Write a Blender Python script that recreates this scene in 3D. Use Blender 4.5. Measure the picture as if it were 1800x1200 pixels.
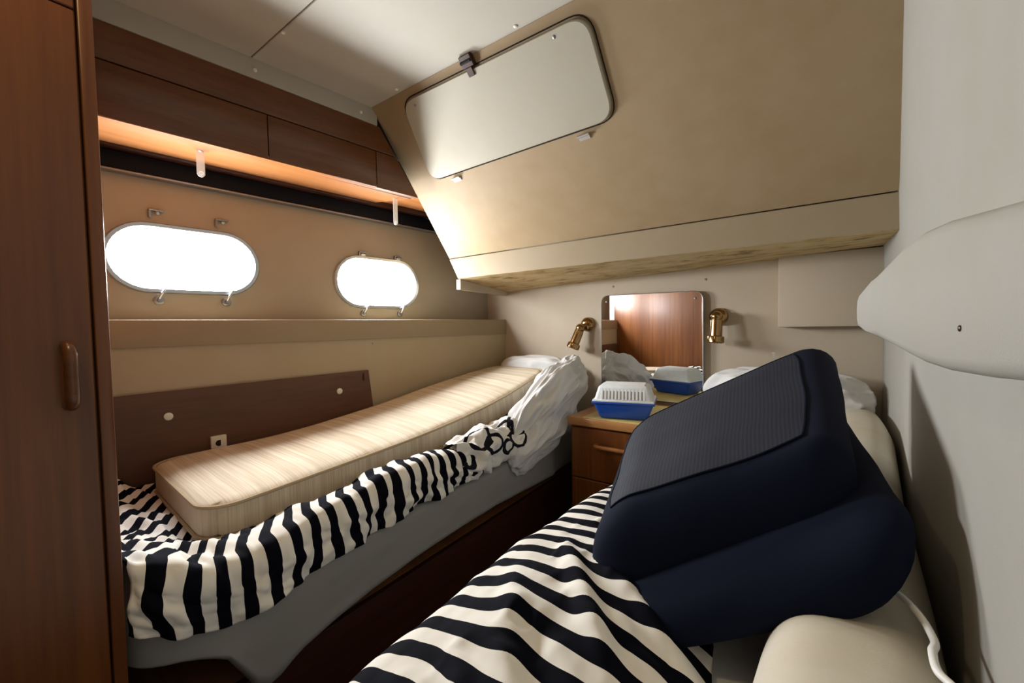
import bpy, bmesh, math
import numpy as np
from mathutils import Vector, Matrix

# ------------------------------------------------------------------ scene, camera, world, light
for o in list(bpy.data.objects): bpy.data.objects.remove(o)
scene = bpy.context.scene
COL = scene.collection
scene.view_settings.view_transform = 'Standard'
scene.view_settings.look = 'None'
scene.view_settings.gamma = 1.0
scene.view_settings.use_curve_mapping = False
scene.view_settings.exposure = 0.08

EYE = Vector((0, 0, 1.15))
cam_d = bpy.data.cameras.new('camera')
cam = bpy.data.objects.new('camera', cam_d)
COL.objects.link(cam)
scene.camera = cam
cam_d.sensor_width = 36.0
cam_d.lens = 728.0 / 1800.0 * 36.0
cam_d.clip_start = 0.01
vY = Vector(((1430-900)/728, -(563-600)/728, -1)).normalized()     # the cabin's long axis as the lens sees it
vX = -Vector(((-100-900)/728, -(590-600)/728, -1)).normalized()    # the end wall's direction
vX = (vX - vY*vX.dot(vY)).normalized()
vZ = vX.cross(vY)
cam.matrix_world = Matrix.Translation(EYE) @ Matrix((vX, vY, vZ)).to_4x4()

world = bpy.data.worlds.new('daylight'); scene.world = world
world.use_nodes = True
bg = world.node_tree.nodes['Background']
bg.inputs[0].default_value = (0.93, 0.96, 1.0, 1)
bg.inputs[1].default_value = 1.6

LAMP_W = 2.4                        # warm ceiling lamp behind the viewer
SLOPE = 0.0998                      # the hull side closes in towards the end wall


def LX(Y, off):                     # X of a plane parallel to the hull side
    return off - (2.1 - Y)*SLOPE


PORTS = [(0.325, 0.765, 1.300, 1.522), (1.098, 1.545, 1.262, 1.496)]    # Y0, Y1, z0, z1 of the two portlights
HULL_ROT = math.atan(SLOPE)
for k, (y0, y1, z0, z1) in enumerate(PORTS):
    ld = bpy.data.lights.new('daylight_port', 'AREA')
    ld.shape = 'RECTANGLE'; ld.size = (y1-y0)*0.98; ld.size_y = (z1-z0)*0.98
    ld.energy = 24.0
    ld.color = (0.95, 0.975, 1.0)
    lo = bpy.data.objects.new('daylight_port', ld); COL.objects.link(lo)
    yc = (y0+y1)/2
    lo.location = (LX(yc, -1.750), yc, (z0+z1)/2)
    # -Z of the lamp points into the cabin (+X)
    d = Vector((math.cos(HULL_ROT), -math.sin(HULL_ROT), 0))
    lo.rotation_euler = d.to_track_quat('-Z', 'Y').to_euler()


# ------------------------------------------------------------------ helpers
def tag(o, label=None, cat=None, group=None, kind=None):
    if label: o['label'] = label
    if cat: o['category'] = cat
    if group: o['group'] = group
    if kind: o['kind'] = kind
    return o


def thing(name, label, cat, loc=(0, 0, 0), group=None):
    o = bpy.data.objects.new(name, None); COL.objects.link(o)
    o.empty_display_size = 0.05
    o.location = loc
    bpy.context.view_layer.update()
    return tag(o, label, cat, group)


def link(name, me, mat, parent=None, smooth=False, angle=None):
    o = bpy.data.objects.new(name, me); COL.objects.link(o)
    if mat: me.materials.append(mat)
    if smooth or angle:
        for p in me.polygons: p.use_smooth = True
        if angle: me.set_sharp_from_angle(angle=angle)
    if parent:
        o.parent = parent
        o.matrix_parent_inverse = Matrix.Translation(-wloc(parent))
    return o


def wloc(o):
    v = Vector(o.location)
    if o.parent: v = v + o.matrix_parent_inverse.translation + wloc(o.parent)
    return v


def from_bm(name, bm, mat, parent=None, smooth=False, angle=None):
    bmesh.ops.recalc_face_normals(bm, faces=bm.faces[:])
    me = bpy.data.meshes.new(name); bm.to_mesh(me); bm.free()
    return link(name, me, mat, parent, smooth, angle)


def pydata(name, v, f, mat, parent=None, smooth=False, angle=None, uv=None):
    me = bpy.data.meshes.new(name)
    me.from_pydata([tuple(map(float, p)) for p in v], [], f)
    if uv is not None:
        l = me.uv_layers.new(name='UVMap')
        idx = np.zeros(len(me.loops), dtype=np.int32); me.loops.foreach_get('vertex_index', idx)
        l.data.foreach_set('uv', np.asarray(uv, dtype=np.float32)[idx].ravel())
    me.validate()
    return link(name, me, mat, parent, smooth, angle)


def bevel(bm, w, seg=2):
    bmesh.ops.bevel(bm, geom=bm.edges[:], offset=w, segments=seg, affect='EDGES', profile=0.5)


def add_hexa(bm, c):
    """c: 8 corners, bottom loop then top loop"""
    v = [bm.verts.new(p) for p in c]
    for f in ((3, 2, 1, 0), (4, 5, 6, 7), (0, 1, 5, 4), (1, 2, 6, 5), (2, 3, 7, 6), (3, 0, 4, 7)):
        bm.faces.new([v[i] for i in f])
    return bm


def hexa(name, c, mat, parent=None, bev=0.0, seg=2):
    bm = bmesh.new(); add_hexa(bm, c)
    bmesh.ops.recalc_face_normals(bm, faces=bm.faces[:])
    if bev: bevel(bm, bev, seg)
    return from_bm(name, bm, mat, parent, angle=0.6 if bev else None)


def box(name, x0, x1, y0, y1, z0, z1, mat, parent=None, bev=0.0, seg=2):
    return hexa(name, [(x0, y0, z0), (x1, y0, z0), (x1, y1, z0), (x0, y1, z0),
                       (x0, y0, z1), (x1, y0, z1), (x1, y1, z1), (x0, y1, z1)], mat, parent, bev, seg)


def hull_slab(name, off0, off1, y0, y1, z0, z1, mat, parent=None, bev=0.0):
    """a slab parallel to the hull side between two offsets"""
    a, b = (LX(y0, off0), y0), (LX(y0, off1), y0)
    c, d = (LX(y1, off1), y1), (LX(y1, off0), y1)
    return hexa(name, [(*a, z0), (*b, z0), (*c, z0), (*d, z0), (*a, z1), (*b, z1), (*c, z1), (*d, z1)], mat, parent, bev)


def frame_of(t):
    t = t.normalized()
    a = Vector((0, 0, 1)) if abs(t.z) < 0.9 else Vector((1, 0, 0))
    u = t.cross(a).normalized()
    return u, t.cross(u).normalized()


def add_tube(bm, pts, r, n=10, closed=False):
    pts = [Vector(p) for p in pts]
    m = len(pts); rings = []
    rr = r if isinstance(r, (list, tuple)) else [r]*m
    pu = None
    for i in range(m):
        if closed: t = pts[(i+1) % m] - pts[i-1]
        else: t = pts[min(i+1, m-1)] - pts[max(i-1, 0)]
        t.normalize()
        if pu is None: u, w = frame_of(t)
        else:
            u = (pu - t*pu.dot(t)).normalized(); w = t.cross(u)
        pu = u
        rings.append([bm.verts.new(pts[i] + (u*math.cos(2*math.pi*k/n) + w*math.sin(2*math.pi*k/n))*rr[i]) for k in range(n)])
    for i in range(m if closed else m-1):
        A, B = rings[i], rings[(i+1) % m]
        for k in range(n): bm.faces.new((A[k], A[(k+1) % n], B[(k+1) % n], B[k]))
    if not closed:
        bm.faces.new(rings[0][::-1]); bm.faces.new(rings[-1])


def tube(name, pts, r, mat, parent=None, n=10, closed=False):
    bm = bmesh.new(); add_tube(bm, pts, r, n, closed)
    return from_bm(name, bm, mat, parent, angle=0.9)


def spline(pts, n=8):
    """Catmull-Rom through points"""
    P = [Vector(p) for p in pts]; P = [P[0]*2-P[1]] + P + [P[-1]*2-P[-2]]
    out = []
    for i in range(1, len(P)-2):
        for k in range(n):
            t = k/n
            a, b, c, d = P[i-1], P[i], P[i+1], P[i+2]
            out.append(0.5*((2*b) + (c-a)*t + (2*a-5*b+4*c-d)*t*t + (3*b-a-3*c+d)*t**3))
    out.append(P[-2])
    return out


def lathe(name, base, axis, prof, mat, parent=None, n=20):
    """prof: list of (distance along axis, radius)"""
    bm = bmesh.new(); base = Vector(base); ax = Vector(axis).normalized(); u, w = frame_of(ax)
    rings = []
    for d, r in prof:
        rings.append([bm.verts.new(base + ax*d + (u*math.cos(2*math.pi*k/n)+w*math.sin(2*math.pi*k/n))*max(r, 1e-5)) for k in range(n)])
    for A, B in zip(rings, rings[1:]):
        for k in range(n): bm.faces.new((A[k], A[(k+1) % n], B[(k+1) % n], B[k]))
    bm.faces.new(rings[0][::-1]); bm.faces.new(rings[-1])
    return from_bm(name, bm, mat, parent, angle=0.7)


def cap(name, p, axis, r, mat, parent):
    return lathe(name, p, axis, [(0, r), (r*0.25, r), (r*0.45, r*0.8), (r*0.55, r*0.3)], mat, parent, n=12)


def rounded_cube(n=14):
    """unit cube [-1,1]^3 surface grid, shared vertices"""
    idx = {}; V = []; F = []

    def vid(a, b, c):
        k = (a, b, c)
        if k not in idx:
            idx[k] = len(V); V.append((2*a/n-1, 2*b/n-1, 2*c/n-1))
        return idx[k]
    for i in range(n):
        for j in range(n):
            F.append((vid(i, j, 0), vid(i, j+1, 0), vid(i+1, j+1, 0), vid(i+1, j, 0)))
            F.append((vid(i, j, n), vid(i+1, j, n), vid(i+1, j+1, n), vid(i, j+1, n)))
            F.append((vid(i, 0, j), vid(i+1, 0, j), vid(i+1, 0, j+1), vid(i, 0, j+1)))
            F.append((vid(i, n, j), vid(i, n, j+1), vid(i+1, n, j+1), vid(i+1, n, j)))
            F.append((vid(0, i, j), vid(0, i, j+1), vid(0, i+1, j+1), vid(0, i+1, j)))
            F.append((vid(n, i, j), vid(n, i+1, j), vid(n, i+1, j+1), vid(n, i, j+1)))
    return np.array(V), F


def round_box_points(V, dims, r):
    """dims: full sizes; r: (rx, ry, rz) or scalar edge radius; resampled so that the corners keep vertices"""
    h = np.array(dims)/2
    r = np.minimum(np.array([r]*3 if np.isscalar(r) else r), h*0.999)
    s = np.sign(V)*np.abs(V)**0.75          # crowd the grid towards the edges
    p = s*h
    inner = np.clip(p, -(h-r), h-r)
    d = (p-inner)/r
    L = np.linalg.norm(d, axis=1, keepdims=True); M_ = np.abs(d).max(axis=1, keepdims=True)
    d = np.where(L > 1e-9, d/np.maximum(L, 1e-9)*np.where(M_ > 1e-9, M_, 1), 0)
    return inner + d*r


def _hash(ix, iy, iz, seed):
    h = (ix.astype(np.int64)*374761393 + iy.astype(np.int64)*668265263 + iz.astype(np.int64)*1274126177 + seed*144665) & 0xffffffff
    h = ((h ^ (h >> 13))*1274126177) & 0xffffffff
    h = h ^ (h >> 16)
    return (h & 0xffff)/65535.0


def noise(x, y, z=0.0, seed=0):
    """value noise in -1..1"""
    x, y, z = np.broadcast_arrays(np.asarray(x, float), np.asarray(y, float), np.asarray(z, float))
    ix, iy, iz = np.floor(x), np.floor(y), np.floor(z)
    fx, fy, fz = x-ix, y-iy, z-iz
    s = lambda t: t*t*t*(t*(t*6-15)+10)
    fx, fy, fz = s(fx), s(fy), s(fz)
    out = 0
    for a in (0, 1):
        for b in (0, 1):
            for c in (0, 1):
                out = out + _hash(ix+a, iy+b, iz+c, seed)*(fx if a else 1-fx)*(fy if b else 1-fy)*(fz if c else 1-fz)
    return out*2-1


def ridge(x, y, z=0.0, seed=0):
    """creased noise, sharp crests"""
    return 1-2*np.sqrt(noise(x, y, z, seed)**2+0.012)


def interp(t, xs, ys):
    """smooth curve through given values"""
    t = np.asarray(t, float); xs = np.asarray(xs, float); ys = np.asarray(ys, float)
    m = np.gradient(ys, xs)
    i = np.clip(np.searchsorted(xs, t)-1, 0, len(xs)-2)
    h = xs[i+1]-xs[i]; u = np.clip((t-xs[i])/h, 0, 1)
    return (2*u**3-3*u**2+1)*ys[i] + (u**3-2*u**2+u)*h*m[i] + (-2*u**3+3*u**2)*ys[i+1] + (u**3-u**2)*h*m[i+1]


def grid_faces(nu, nv):
    return [(i*nv+j, i*nv+j+1, (i+1)*nv+j+1, (i+1)*nv+j) for i in range(nu-1) for j in range(nv-1)]


def normals_of(P):
    du = np.gradient(P, axis=0); dv = np.gradient(P, axis=1)
    n = np.cross(du, dv); return n/np.maximum(np.linalg.norm(n, axis=2, keepdims=True), 1e-9)


def solid(o, t, off=-1.0):
    m = o.modifiers.new('thickness', 'SOLIDIFY'); m.thickness = t; m.offset = off
    return o


# ------------------------------------------------------------------ materials
class NT:
    def __init__(s, name, rough=0.5, spec=0.5):
        s.m = bpy.data.materials.new(name); s.m.use_nodes = True
        s.t = s.m.node_tree; s.b = s.t.nodes['Principled BSDF']
        s.b.inputs['Roughness'].default_value = rough
        s.b.inputs['Specular IOR Level'].default_value = spec

    def n(s, typ, **kw):
        d = s.t.nodes.new(typ)
        for k, v in kw.items():
            if k.startswith('i_'):
                key = k[2:]; key = int(key) if key.isdigit() else key
                d.inputs[key].default_value = v
            else: setattr(d, k, v)
        return d

    def l(s, a, b): s.t.links.new(a, b)

    def math(s, op, a, b=None, clamp=False):
        d = s.n('ShaderNodeMath', operation=op, use_clamp=clamp)
        for i, v in enumerate((a, b)):
            if v is None: continue
            if isinstance(v, (int, float)): d.inputs[i].default_value = v
            else: s.l(v, d.inputs[i])
        return d.outputs[0]

    def mix(s, fac, a, b):
        d = s.n('ShaderNodeMix', data_type='RGBA')
        if isinstance(fac, (int, float)): d.inputs[0].default_value = fac
        else: s.l(fac, d.inputs[0])
        for i, v in ((6, a), (7, b)):
            if isinstance(v, tuple): d.inputs[i].default_value = (*v, 1)
            else: s.l(v, d.inputs[i])
        return d.outputs[2]

    def pos(s, scale=(1, 1, 1)):
        g = s.n('ShaderNodeNewGeometry')
        m = s.n('ShaderNodeMapping'); m.inputs['Scale'].default_value = scale
        s.l(g.outputs['Position'], m.inputs['Vector'])
        return m.outputs[0]

    def noise(s, vec, scale=5, detail=4, rough=0.55):
        d = s.n('ShaderNodeTexNoise'); d.inputs['Scale'].default_value = scale
        d.inputs['Detail'].default_value = detail; d.inputs['Roughness'].default_value = rough
        s.l(vec, d.inputs['Vector']); return d.outputs[0]

    def ramp(s, v, stops):
        d = s.n('ShaderNodeValToRGB'); e = d.color_ramp.elements
        while len(e) < len(stops): e.new(0.5)
        for k, (p, c) in zip(e, stops): k.position = p; k.color = (*c, 1)
        s.l(v, d.inputs[0]); return d.outputs[0]

    def bump(s, h, strength=0.2, dist=0.002):
        d = s.n('ShaderNodeBump'); d.inputs['Strength'].default_value = strength; d.inputs['Distance'].default_value = dist
        s.l(h, d.inputs['Height']); s.l(d.outputs[0], s.b.inputs['Normal'])

    def col(s, c):
        if isinstance(c, tuple): s.b.inputs['Base Color'].default_value = (*c, 1)
        else: s.l(c, s.b.inputs['Base Color'])


def m_plain(name, c, rough=0.5, metal=0.0, spec=0.5, coat=0.0):
    t = NT(name, rough, spec); t.b.inputs['Metallic'].default_value = metal
    t.b.inputs['Coat Weight'].default_value = coat
    v = t.noise(t.pos(), 40, 3)
    t.col(t.mix(v, tuple(x*0.9 for x in c), tuple(min(1, x*1.1) for x in c)))
    return t.m


def m_vinyl(name, c, stain=None, amount=0.35, grain=900.0, rough=0.6):
    """textured liner vinyl with faint yellowing"""
    t = NT(name, rough, 0.3)
    p = t.pos()
    big = t.noise(p, 3.0, 3); mid = t.noise(p, 14.0, 4)
    k = t.math('MULTIPLY', t.math('ADD', big, mid), 0.5)
    k = t.ramp(k, [(0.42, (0, 0, 0)), (0.66, (1, 1, 1))])
    s = stain or tuple(x*y for x, y in zip(c, (0.92, 0.87, 0.76)))
    t.col(t.mix(t.math('MULTIPLY', k, amount), c, s))
    t.bump(t.noise(p, grain, 2), 0.25, 0.0006)
    return t.m


def m_wood(name, c0, c1, grain='y', rough=0.34, coat=0.25, scale=1.0):
    t = NT(name, rough, 0.4); t.b.inputs['Coat Weight'].default_value = coat
    t.b.inputs['Coat Roughness'].default_value = 0.22
    long_, cross = 2.2*scale, 55.0*scale
    sc = {'x': (long_, cross, cross), 'y': (cross, long_, cross), 'z': (cross, cross, long_)}[grain]
    a = t.noise(t.pos(sc), 1.0, 5, 0.6)
    b = t.noise(t.pos(tuple(x*0.16 for x in sc)), 1.0, 3, 0.5)
    k = t.math('ADD', t.math('MULTIPLY', a, 0.55), t.math('MULTIPLY', b, 0.45))
    t.col(t.ramp(k, [(0.32, c0), (0.68, c1)]))
    t.bump(a, 0.08, 0.0008)
    return t.m


def m_stripe(name, period, phase=0.0):
    """black and ivory woven stripes running across the cloth's own length (UV.x in metres)"""
    t = NT(name, 0.85, 0.15)
    uv = t.n('ShaderNodeUVMap', uv_map='UVMap'); sp = t.n('ShaderNodeSeparateXYZ'); t.l(uv.outputs[0], sp.inputs[0])
    f = t.math('FRACT', t.math('ADD', t.math('DIVIDE', sp.outputs[0], period), phase))
    k = t.math('GREATER_THAN', f, 0.5)
    w = t.noise(t.pos(), 30, 2)
    t.col(t.mix(k, t.mix(w, (0.80, 0.77, 0.69), (0.88, 0.86, 0.81)), (0.0025, 0.003, 0.007)))
    t.b.inputs['Specular IOR Level'].default_value = 0.06
    t.bump(t.noise(t.pos(), 1400, 1), 0.15, 0.0004)
    return t.m


def m_cloth(name, c, weave=1300, rough=0.9):
    t = NT(name, rough, 0.15)
    w = t.noise(t.pos(), 9, 3)
    t.col(t.mix(w, tuple(x*0.9 for x in c), c))
    t.bump(t.noise(t.pos(), weave, 1), 0.2, 0.0004)
    return t.m


M = {}
M['liner'] = m_vinyl('cream_liner', (0.445, 0.365, 0.245))
M['liner_tan'] = m_vinyl('tan_liner', (0.36, 0.265, 0.155), (0.30, 0.205, 0.10), 0.5)
M['liner_end'] = m_vinyl('end_wall_liner', (0.50, 0.425, 0.325))
M['liner_white'] = m_vinyl('pale_liner', (0.36, 0.35, 0.315))
M['ceiling'] = m_vinyl('ceiling_liner', (0.47, 0.445, 0.385))
M['liner_light_tint'] = m_vinyl('upper_hull_light_tint', (0.375, 0.325, 0.25))  # same cream vinyl, greyed to carry its different light in the colour
M['ledge'] = m_vinyl('ledge_liner', (0.34, 0.27, 0.175))
M['hatch'] = m_vinyl('hatch_panel', (0.46, 0.43, 0.345), rough=0.45)
M['teak_z'] = m_wood('teak_upright', (0.092, 0.026, 0.006), (0.215, 0.072, 0.014), 'z')
M['teak_y'] = m_wood('teak_lengthways', (0.085, 0.028, 0.008), (0.17, 0.062, 0.018), 'y')
M['teak_y_light'] = m_wood('teak_bright', (0.26, 0.092, 0.025), (0.44, 0.18, 0.06), 'y', rough=0.3)
M['teak_x'] = m_wood('teak_crossways', (0.17, 0.065, 0.022), (0.32, 0.14, 0.05), 'x')
M['worktop'] = m_wood('teak_worktop', (0.34, 0.15, 0.045), (0.52, 0.26, 0.09), 'x')
M['teak_dark'] = m_wood('dark_teak', (0.024, 0.007, 0.0035), (0.055, 0.017, 0.008), 'y')  # very dark teak for bunk fronts, rail, plinth and hatch catch
M['board'] = m_wood('board_laminate', (0.085, 0.038, 0.02), (0.135, 0.06, 0.032), 'y', rough=0.5, coat=0.0)
M['gap'] = m_plain('joint_gap', (0.012, 0.008, 0.006), 0.9)
M['black'] = m_plain('track_black', (0.006, 0.008, 0.013), 0.7, spec=0.15)
M['alu'] = m_plain('aluminium', (0.62, 0.66, 0.70), 0.32, 1.0)
M['steel'] = m_plain('dull_steel', (0.30, 0.30, 0.31), 0.4, 0.9)
M['brass'] = m_plain('brass', (0.36, 0.23, 0.10), 0.16, 1.0)
M['white_plastic'] = m_plain('white_plastic', (0.78, 0.75, 0.66), 0.4)
M['cord'] = m_plain('white_cord', (0.85, 0.84, 0.80), 0.45)
M['lid'] = m_plain('milky_plastic', (0.74, 0.79, 0.80), 0.35)
M['blue'] = m_plain('blue_plastic', (0.012, 0.075, 0.42), 0.35)
M['mat'] = m_plain('yellow_mat', (0.62, 0.50, 0.18), 0.7)
M['sheet'] = m_cloth('grey_sheet', (0.34, 0.33, 0.31))
M['white_cloth'] = m_cloth('white_cotton', (0.74, 0.74, 0.73))
M['stripe_left'] = m_stripe('striped_cotton', 0.046, 0.30)
M['stripe_right'] = m_stripe('striped_cotton_right', 0.048, 0.1)
M['navy'] = m_cloth('navy_cover', (0.0038, 0.0068, 0.021), 900)
M['piping_tan'] = m_cloth('tan_piping', (0.42, 0.33, 0.21))
M['cream_pad'] = m_vinyl('cream_pad', (0.68, 0.63, 0.52), (0.56, 0.47, 0.30), 0.45, rough=0.5)

# bare plywood with water stains
t = NT('stained_plywood', 0.8, 0.2)
p = t.pos(); st = t.noise(t.pos((1.0, 2.2, 1)), 9, 6, 0.65)
pl = t.ramp(st, [(0.40, (0.58, 0.45, 0.25)), (0.56, (0.46, 0.31, 0.12)), (0.64, (0.16, 0.085, 0.03))])
t.col(t.mix(t.math('MULTIPLY', t.noise(p, 3, 2), 0.35), pl, (0.62, 0.50, 0.31)))
t.bump(st, 0.3, 0.002)
M['plywood'] = t.m

# cabin sole
t = NT('sole_planks', 0.35, 0.5)
a = t.noise(t.pos((40, 2, 40)), 1.0, 4)
t.col(t.ramp(a, [(0.3, (0.035, 0.014, 0.007)), (0.7, (0.10, 0.04, 0.018))]))
M['sole'] = t.m

# mattress ticking: fine uneven lines across the length (UV.x = metres along, UV.y = metres across)
t = NT('tan_ticking', 0.85, 0.2)
uv = t.n('ShaderNodeUVMap', uv_map='UVMap')
mp = t.n('ShaderNodeMapping'); mp.inputs['Scale'].default_value = (240, 1.6, 1); t.l(uv.outputs[0], mp.inputs[0])
fine = t.noise(mp.outputs[0], 1.0, 3, 0.7)
mp2 = t.n('ShaderNodeMapping'); mp2.inputs['Scale'].default_value = (45, 0.7, 1); t.l(uv.outputs[0], mp2.inputs[0])
broad = t.noise(mp2.outputs[0], 1.0, 4, 0.6)
c1 = t.ramp(fine, [(0.34, (0.40, 0.31, 0.20)), (0.60, (0.70, 0.62, 0.49))])
c2 = t.ramp(broad, [(0.36, (0.46, 0.36, 0.24)), (0.60, (0.72, 0.64, 0.51))])
t.col(t.mix(0.5, c1, c2)); t.bump(fine, 0.25, 0.0008)
M['ticking'] = t.m

# navy mesh panel: fine grid of paler threads
t = NT('navy_mesh', 0.75, 0.3)
uv = t.n('ShaderNodeUVMap', uv_map='UVMap'); sp = t.n('ShaderNodeSeparateXYZ'); t.l(uv.outputs[0], sp.inputs[0])
a = t.math('GREATER_THAN', t.math('FRACT', t.math('MULTIPLY', sp.outputs[0], 190)), 0.55)
b = t.math('GREATER_THAN', t.math('FRACT', t.math('MULTIPLY', sp.outputs[1], 190)), 0.55)
k = t.math('MAXIMUM', a, b)
t.col(t.mix(k, (0.002, 0.003, 0.008), (0.012, 0.016, 0.030))); t.bump(k, 0.5, 0.0006)
M['mesh'] = t.m

# white inner side of the quilt with big black outlined flowers, drawn in the cloth's own UV
t = NT('flower_print', 0.85, 0.15)
uv = t.n('ShaderNodeUVMap', uv_map='UVMap')
dist = None
PETALS = [(0.062, 0.118, 0.034), (0.100, 0.085, 0.026), (0.172, 0.128, 0.030), (0.222, 0.118, 0.032), (0.200, 0.078, 0.030), (0.150, 0.062, 0.020), (0.02, 0.06, 0.012)]
k = None
for (cu, cv, cr) in PETALS:
    d = t.n('ShaderNodeVectorMath', operation='DISTANCE'); t.l(uv.outputs[0], d.inputs[0]); d.inputs[1].default_value = (cu, cv, 0)
    w = t.math('LESS_THAN', t.math('ABSOLUTE', t.math('SUBTRACT', d.outputs['Value'], cr)), 0.0052)
    k = w if k is None else t.math('MAXIMUM', k, w)
t.col(t.mix(k, (0.80, 0.79, 0.75), (0.008, 0.008, 0.014)))
t.bump(t.noise(t.pos(), 1400, 1), 0.15, 0.0004)
M['flower'] = t.m

# warm lit shade of the ceiling lamp
t = NT('lit_shade', 0.4); t.col((0.9, 0.8, 0.6)); t.b.inputs['Emission Color'].default_value = (1.0, 0.72, 0.36, 1); t.b.inputs['Emission Strength'].default_value = 3.0
M['glow'] = t.m

# thin window glass and clear plastic
t = NT('window_glass', 0.05, 0.5)
tr = t.n('ShaderNodeBsdfTransparent'); gl = t.n('ShaderNodeBsdfGlossy'); gl.inputs['Roughness'].default_value = 0.03
mx = t.n('ShaderNodeMixShader'); mx.inputs[0].default_value = 0.06
t.l(tr.outputs[0], mx.inputs[1]); t.l(gl.outputs[0], mx.inputs[2])
t.l(mx.outputs[0], t.t.nodes['Material Output'].inputs[0])
M['glass'] = t.m
t = NT('clear_plastic', 0.2, 0.5)
t.col((0.85, 0.85, 0.82)); t.b.inputs['Alpha'].default_value = 0.45
M['clear'] = t.m

t = NT('mirror_silver', 0.015); t.b.inputs['Metallic'].default_value = 1.0; t.col((0.86, 0.87, 0.86))
M['mirror'] = t.m

# ------------------------------------------------------------------ room shell
CEIL = 2.04


def RX(Y, z=1.0): return float(np.interp(Y, [-1.0, 0.5, 1.1, 1.6, 2.1], [0.05, 0.125, 0.158, 0.203, 0.215])) - 0.025*max(0.0, z-1.1)


YB = -1.0
tag(box('floor', -2.2, 0.6, YB, 2.2, -0.04, 0.0, M['sole']), kind='structure')

# ceiling: backing + panels, one seam across at Y = 0.63
ceil = tag(box('ceiling', -2.1, 0.3, YB, 2.2, CEIL+0.014, CEIL+0.06, M['gap']), kind='structure')


def ceil_panel(y0, y1):
    yj = 0.0018
    xl0, xl1 = (LX(y, -1.347) for y in (y0, y1))
    c = [(xl0, y0+yj, CEIL), (RX(y0, CEIL)+0.03, y0+yj, CEIL), (RX(y1, CEIL)+0.03, y1-yj, CEIL), (xl1, y1-yj, CEIL)]
    return hexa('ceiling_panel', c + [(x, y, CEIL+0.014) for x, y, z in c], M['ceiling'], ceil, 0.0015, 1)


ceil_panel(-0.45, 0.63); ceil_panel(0.63, 1.12); ceil_panel(YB, -0.45)
for (x, y) in [(-1.293, 0.637), (-1.266, 1.035), (-0.724, 1.04)]:
    cap('screw_cap', (x, y, CEIL), (0, 0, -1), 0.0065, M['white_plastic'], ceil)

# small warm dome lamp on the ceiling behind the viewer
dm = thing('ceiling_lamp', 'small round dome lamp on the ceiling near the doorway', 'lamp', (-0.68, -0.08, CEIL))
lathe('lamp_base', (-0.68, -0.08, CEIL), (0, 0, -1), [(0, 0.065), (0.012, 0.065), (0.015, 0.058)], M['white_plastic'], dm, 28)
lathe('lamp_shade', (-0.68, -0.08, CEIL-0.014), (0, 0, -1), [(0, 0.055), (0.012, 0.050), (0.022, 0.034), (0.027, 0.012)], M['glow'], dm, 28)
wl_d = bpy.data.lights.new('ceiling_lamp_light', 'AREA'); wl_d.shape = 'DISK'; wl_d.size = 0.08; wl_d.energy = LAMP_W; wl_d.color = (1.0, 0.72, 0.36)
wl_o = bpy.data.objects.new('ceiling_lamp_light', wl_d); COL.objects.link(wl_o); wl_o.location = (-0.68, -0.08, CEIL-0.046)

# back bulkhead behind the viewer with an unseen doorway gap sized to let in fill light
bk = tag(box('wall_back', -2.1, -0.80, YB-0.03, YB, 0, CEIL, M['teak_z']), kind='structure')
box('header', -0.80, -0.12, YB-0.03, YB, 1.85, CEIL, M['teak_z'], bk)
box('side_panel', -0.12, 0.3, YB-0.03, YB, 0, CEIL, M['teak_z'], bk)
dl = tag(box('fill_door_1', -0.80, -0.16, YB-0.03, YB-0.002, 0.01, 1.845, M['teak_z'], None, 0.002, 1), kind='structure')    # unseen leaf added to narrow the gap and limit the fill light
lathe('knob', (-0.21, YB-0.002, 0.95), (0, 1, 0), [(0, 0.012), (0.02, 0.010), (0.03, 0.022), (0.045, 0.022), (0.05, 0.012)], M['brass'], dl, 16)

# end wall
we = tag(box('wall_end', -2.0, 0.32, 2.10, 2.13, 0, CEIL, M['liner_end']), kind='structure')
for (px, pz) in [(-0.409, 1.350), (-0.86, 1.348)]:
    cap('screw_cap', (px, 2.10, pz), (0, -1, 0), 0.006, M['ledge'], we)

# right wall: slightly leaning liner
NY, NZ = 24, 14
V = []
for y in np.linspace(YB, 2.12, NY):
    for z in np.linspace(0, CEIL+0.01, NZ): V.append((RX(y, z), y, z))
wr = pydata('wall_right', V, grid_faces(NY, NZ), M['liner_white'], smooth=True)
solid(wr, 0.03, -1.0 if wr.data.polygons[0].normal.x < 0 else 1.0); tag(wr, kind='structure')

# moulded shelf on the right wall: flat tapering face with a blunt nose
NOSE = [(-0.60, 1.205), (0.10, 1.205), (0.318, 1.209), (0.375, 1.215), (0.45, 1.223), (0.513, 1.226), (0.56, 1.224), (0.627, 1.216), (0.73, 1.201), (0.827, 1.186),
        (0.842, 1.178), (0.847, 1.165), (0.843, 1.150), (0.833, 1.141), (0.767, 1.133), (0.69, 1.126), (0.62, 1.121), (0.56, 1.116), (0.505, 1.112), (0.443, 1.111), (0.368, 1.114), (0.313, 1.118), (0.10, 1.122), (-0.60, 1.122)]


def nose_x(y): return 0.085 - 0.0564*(max(y, 0.0)-0.3)


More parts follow.
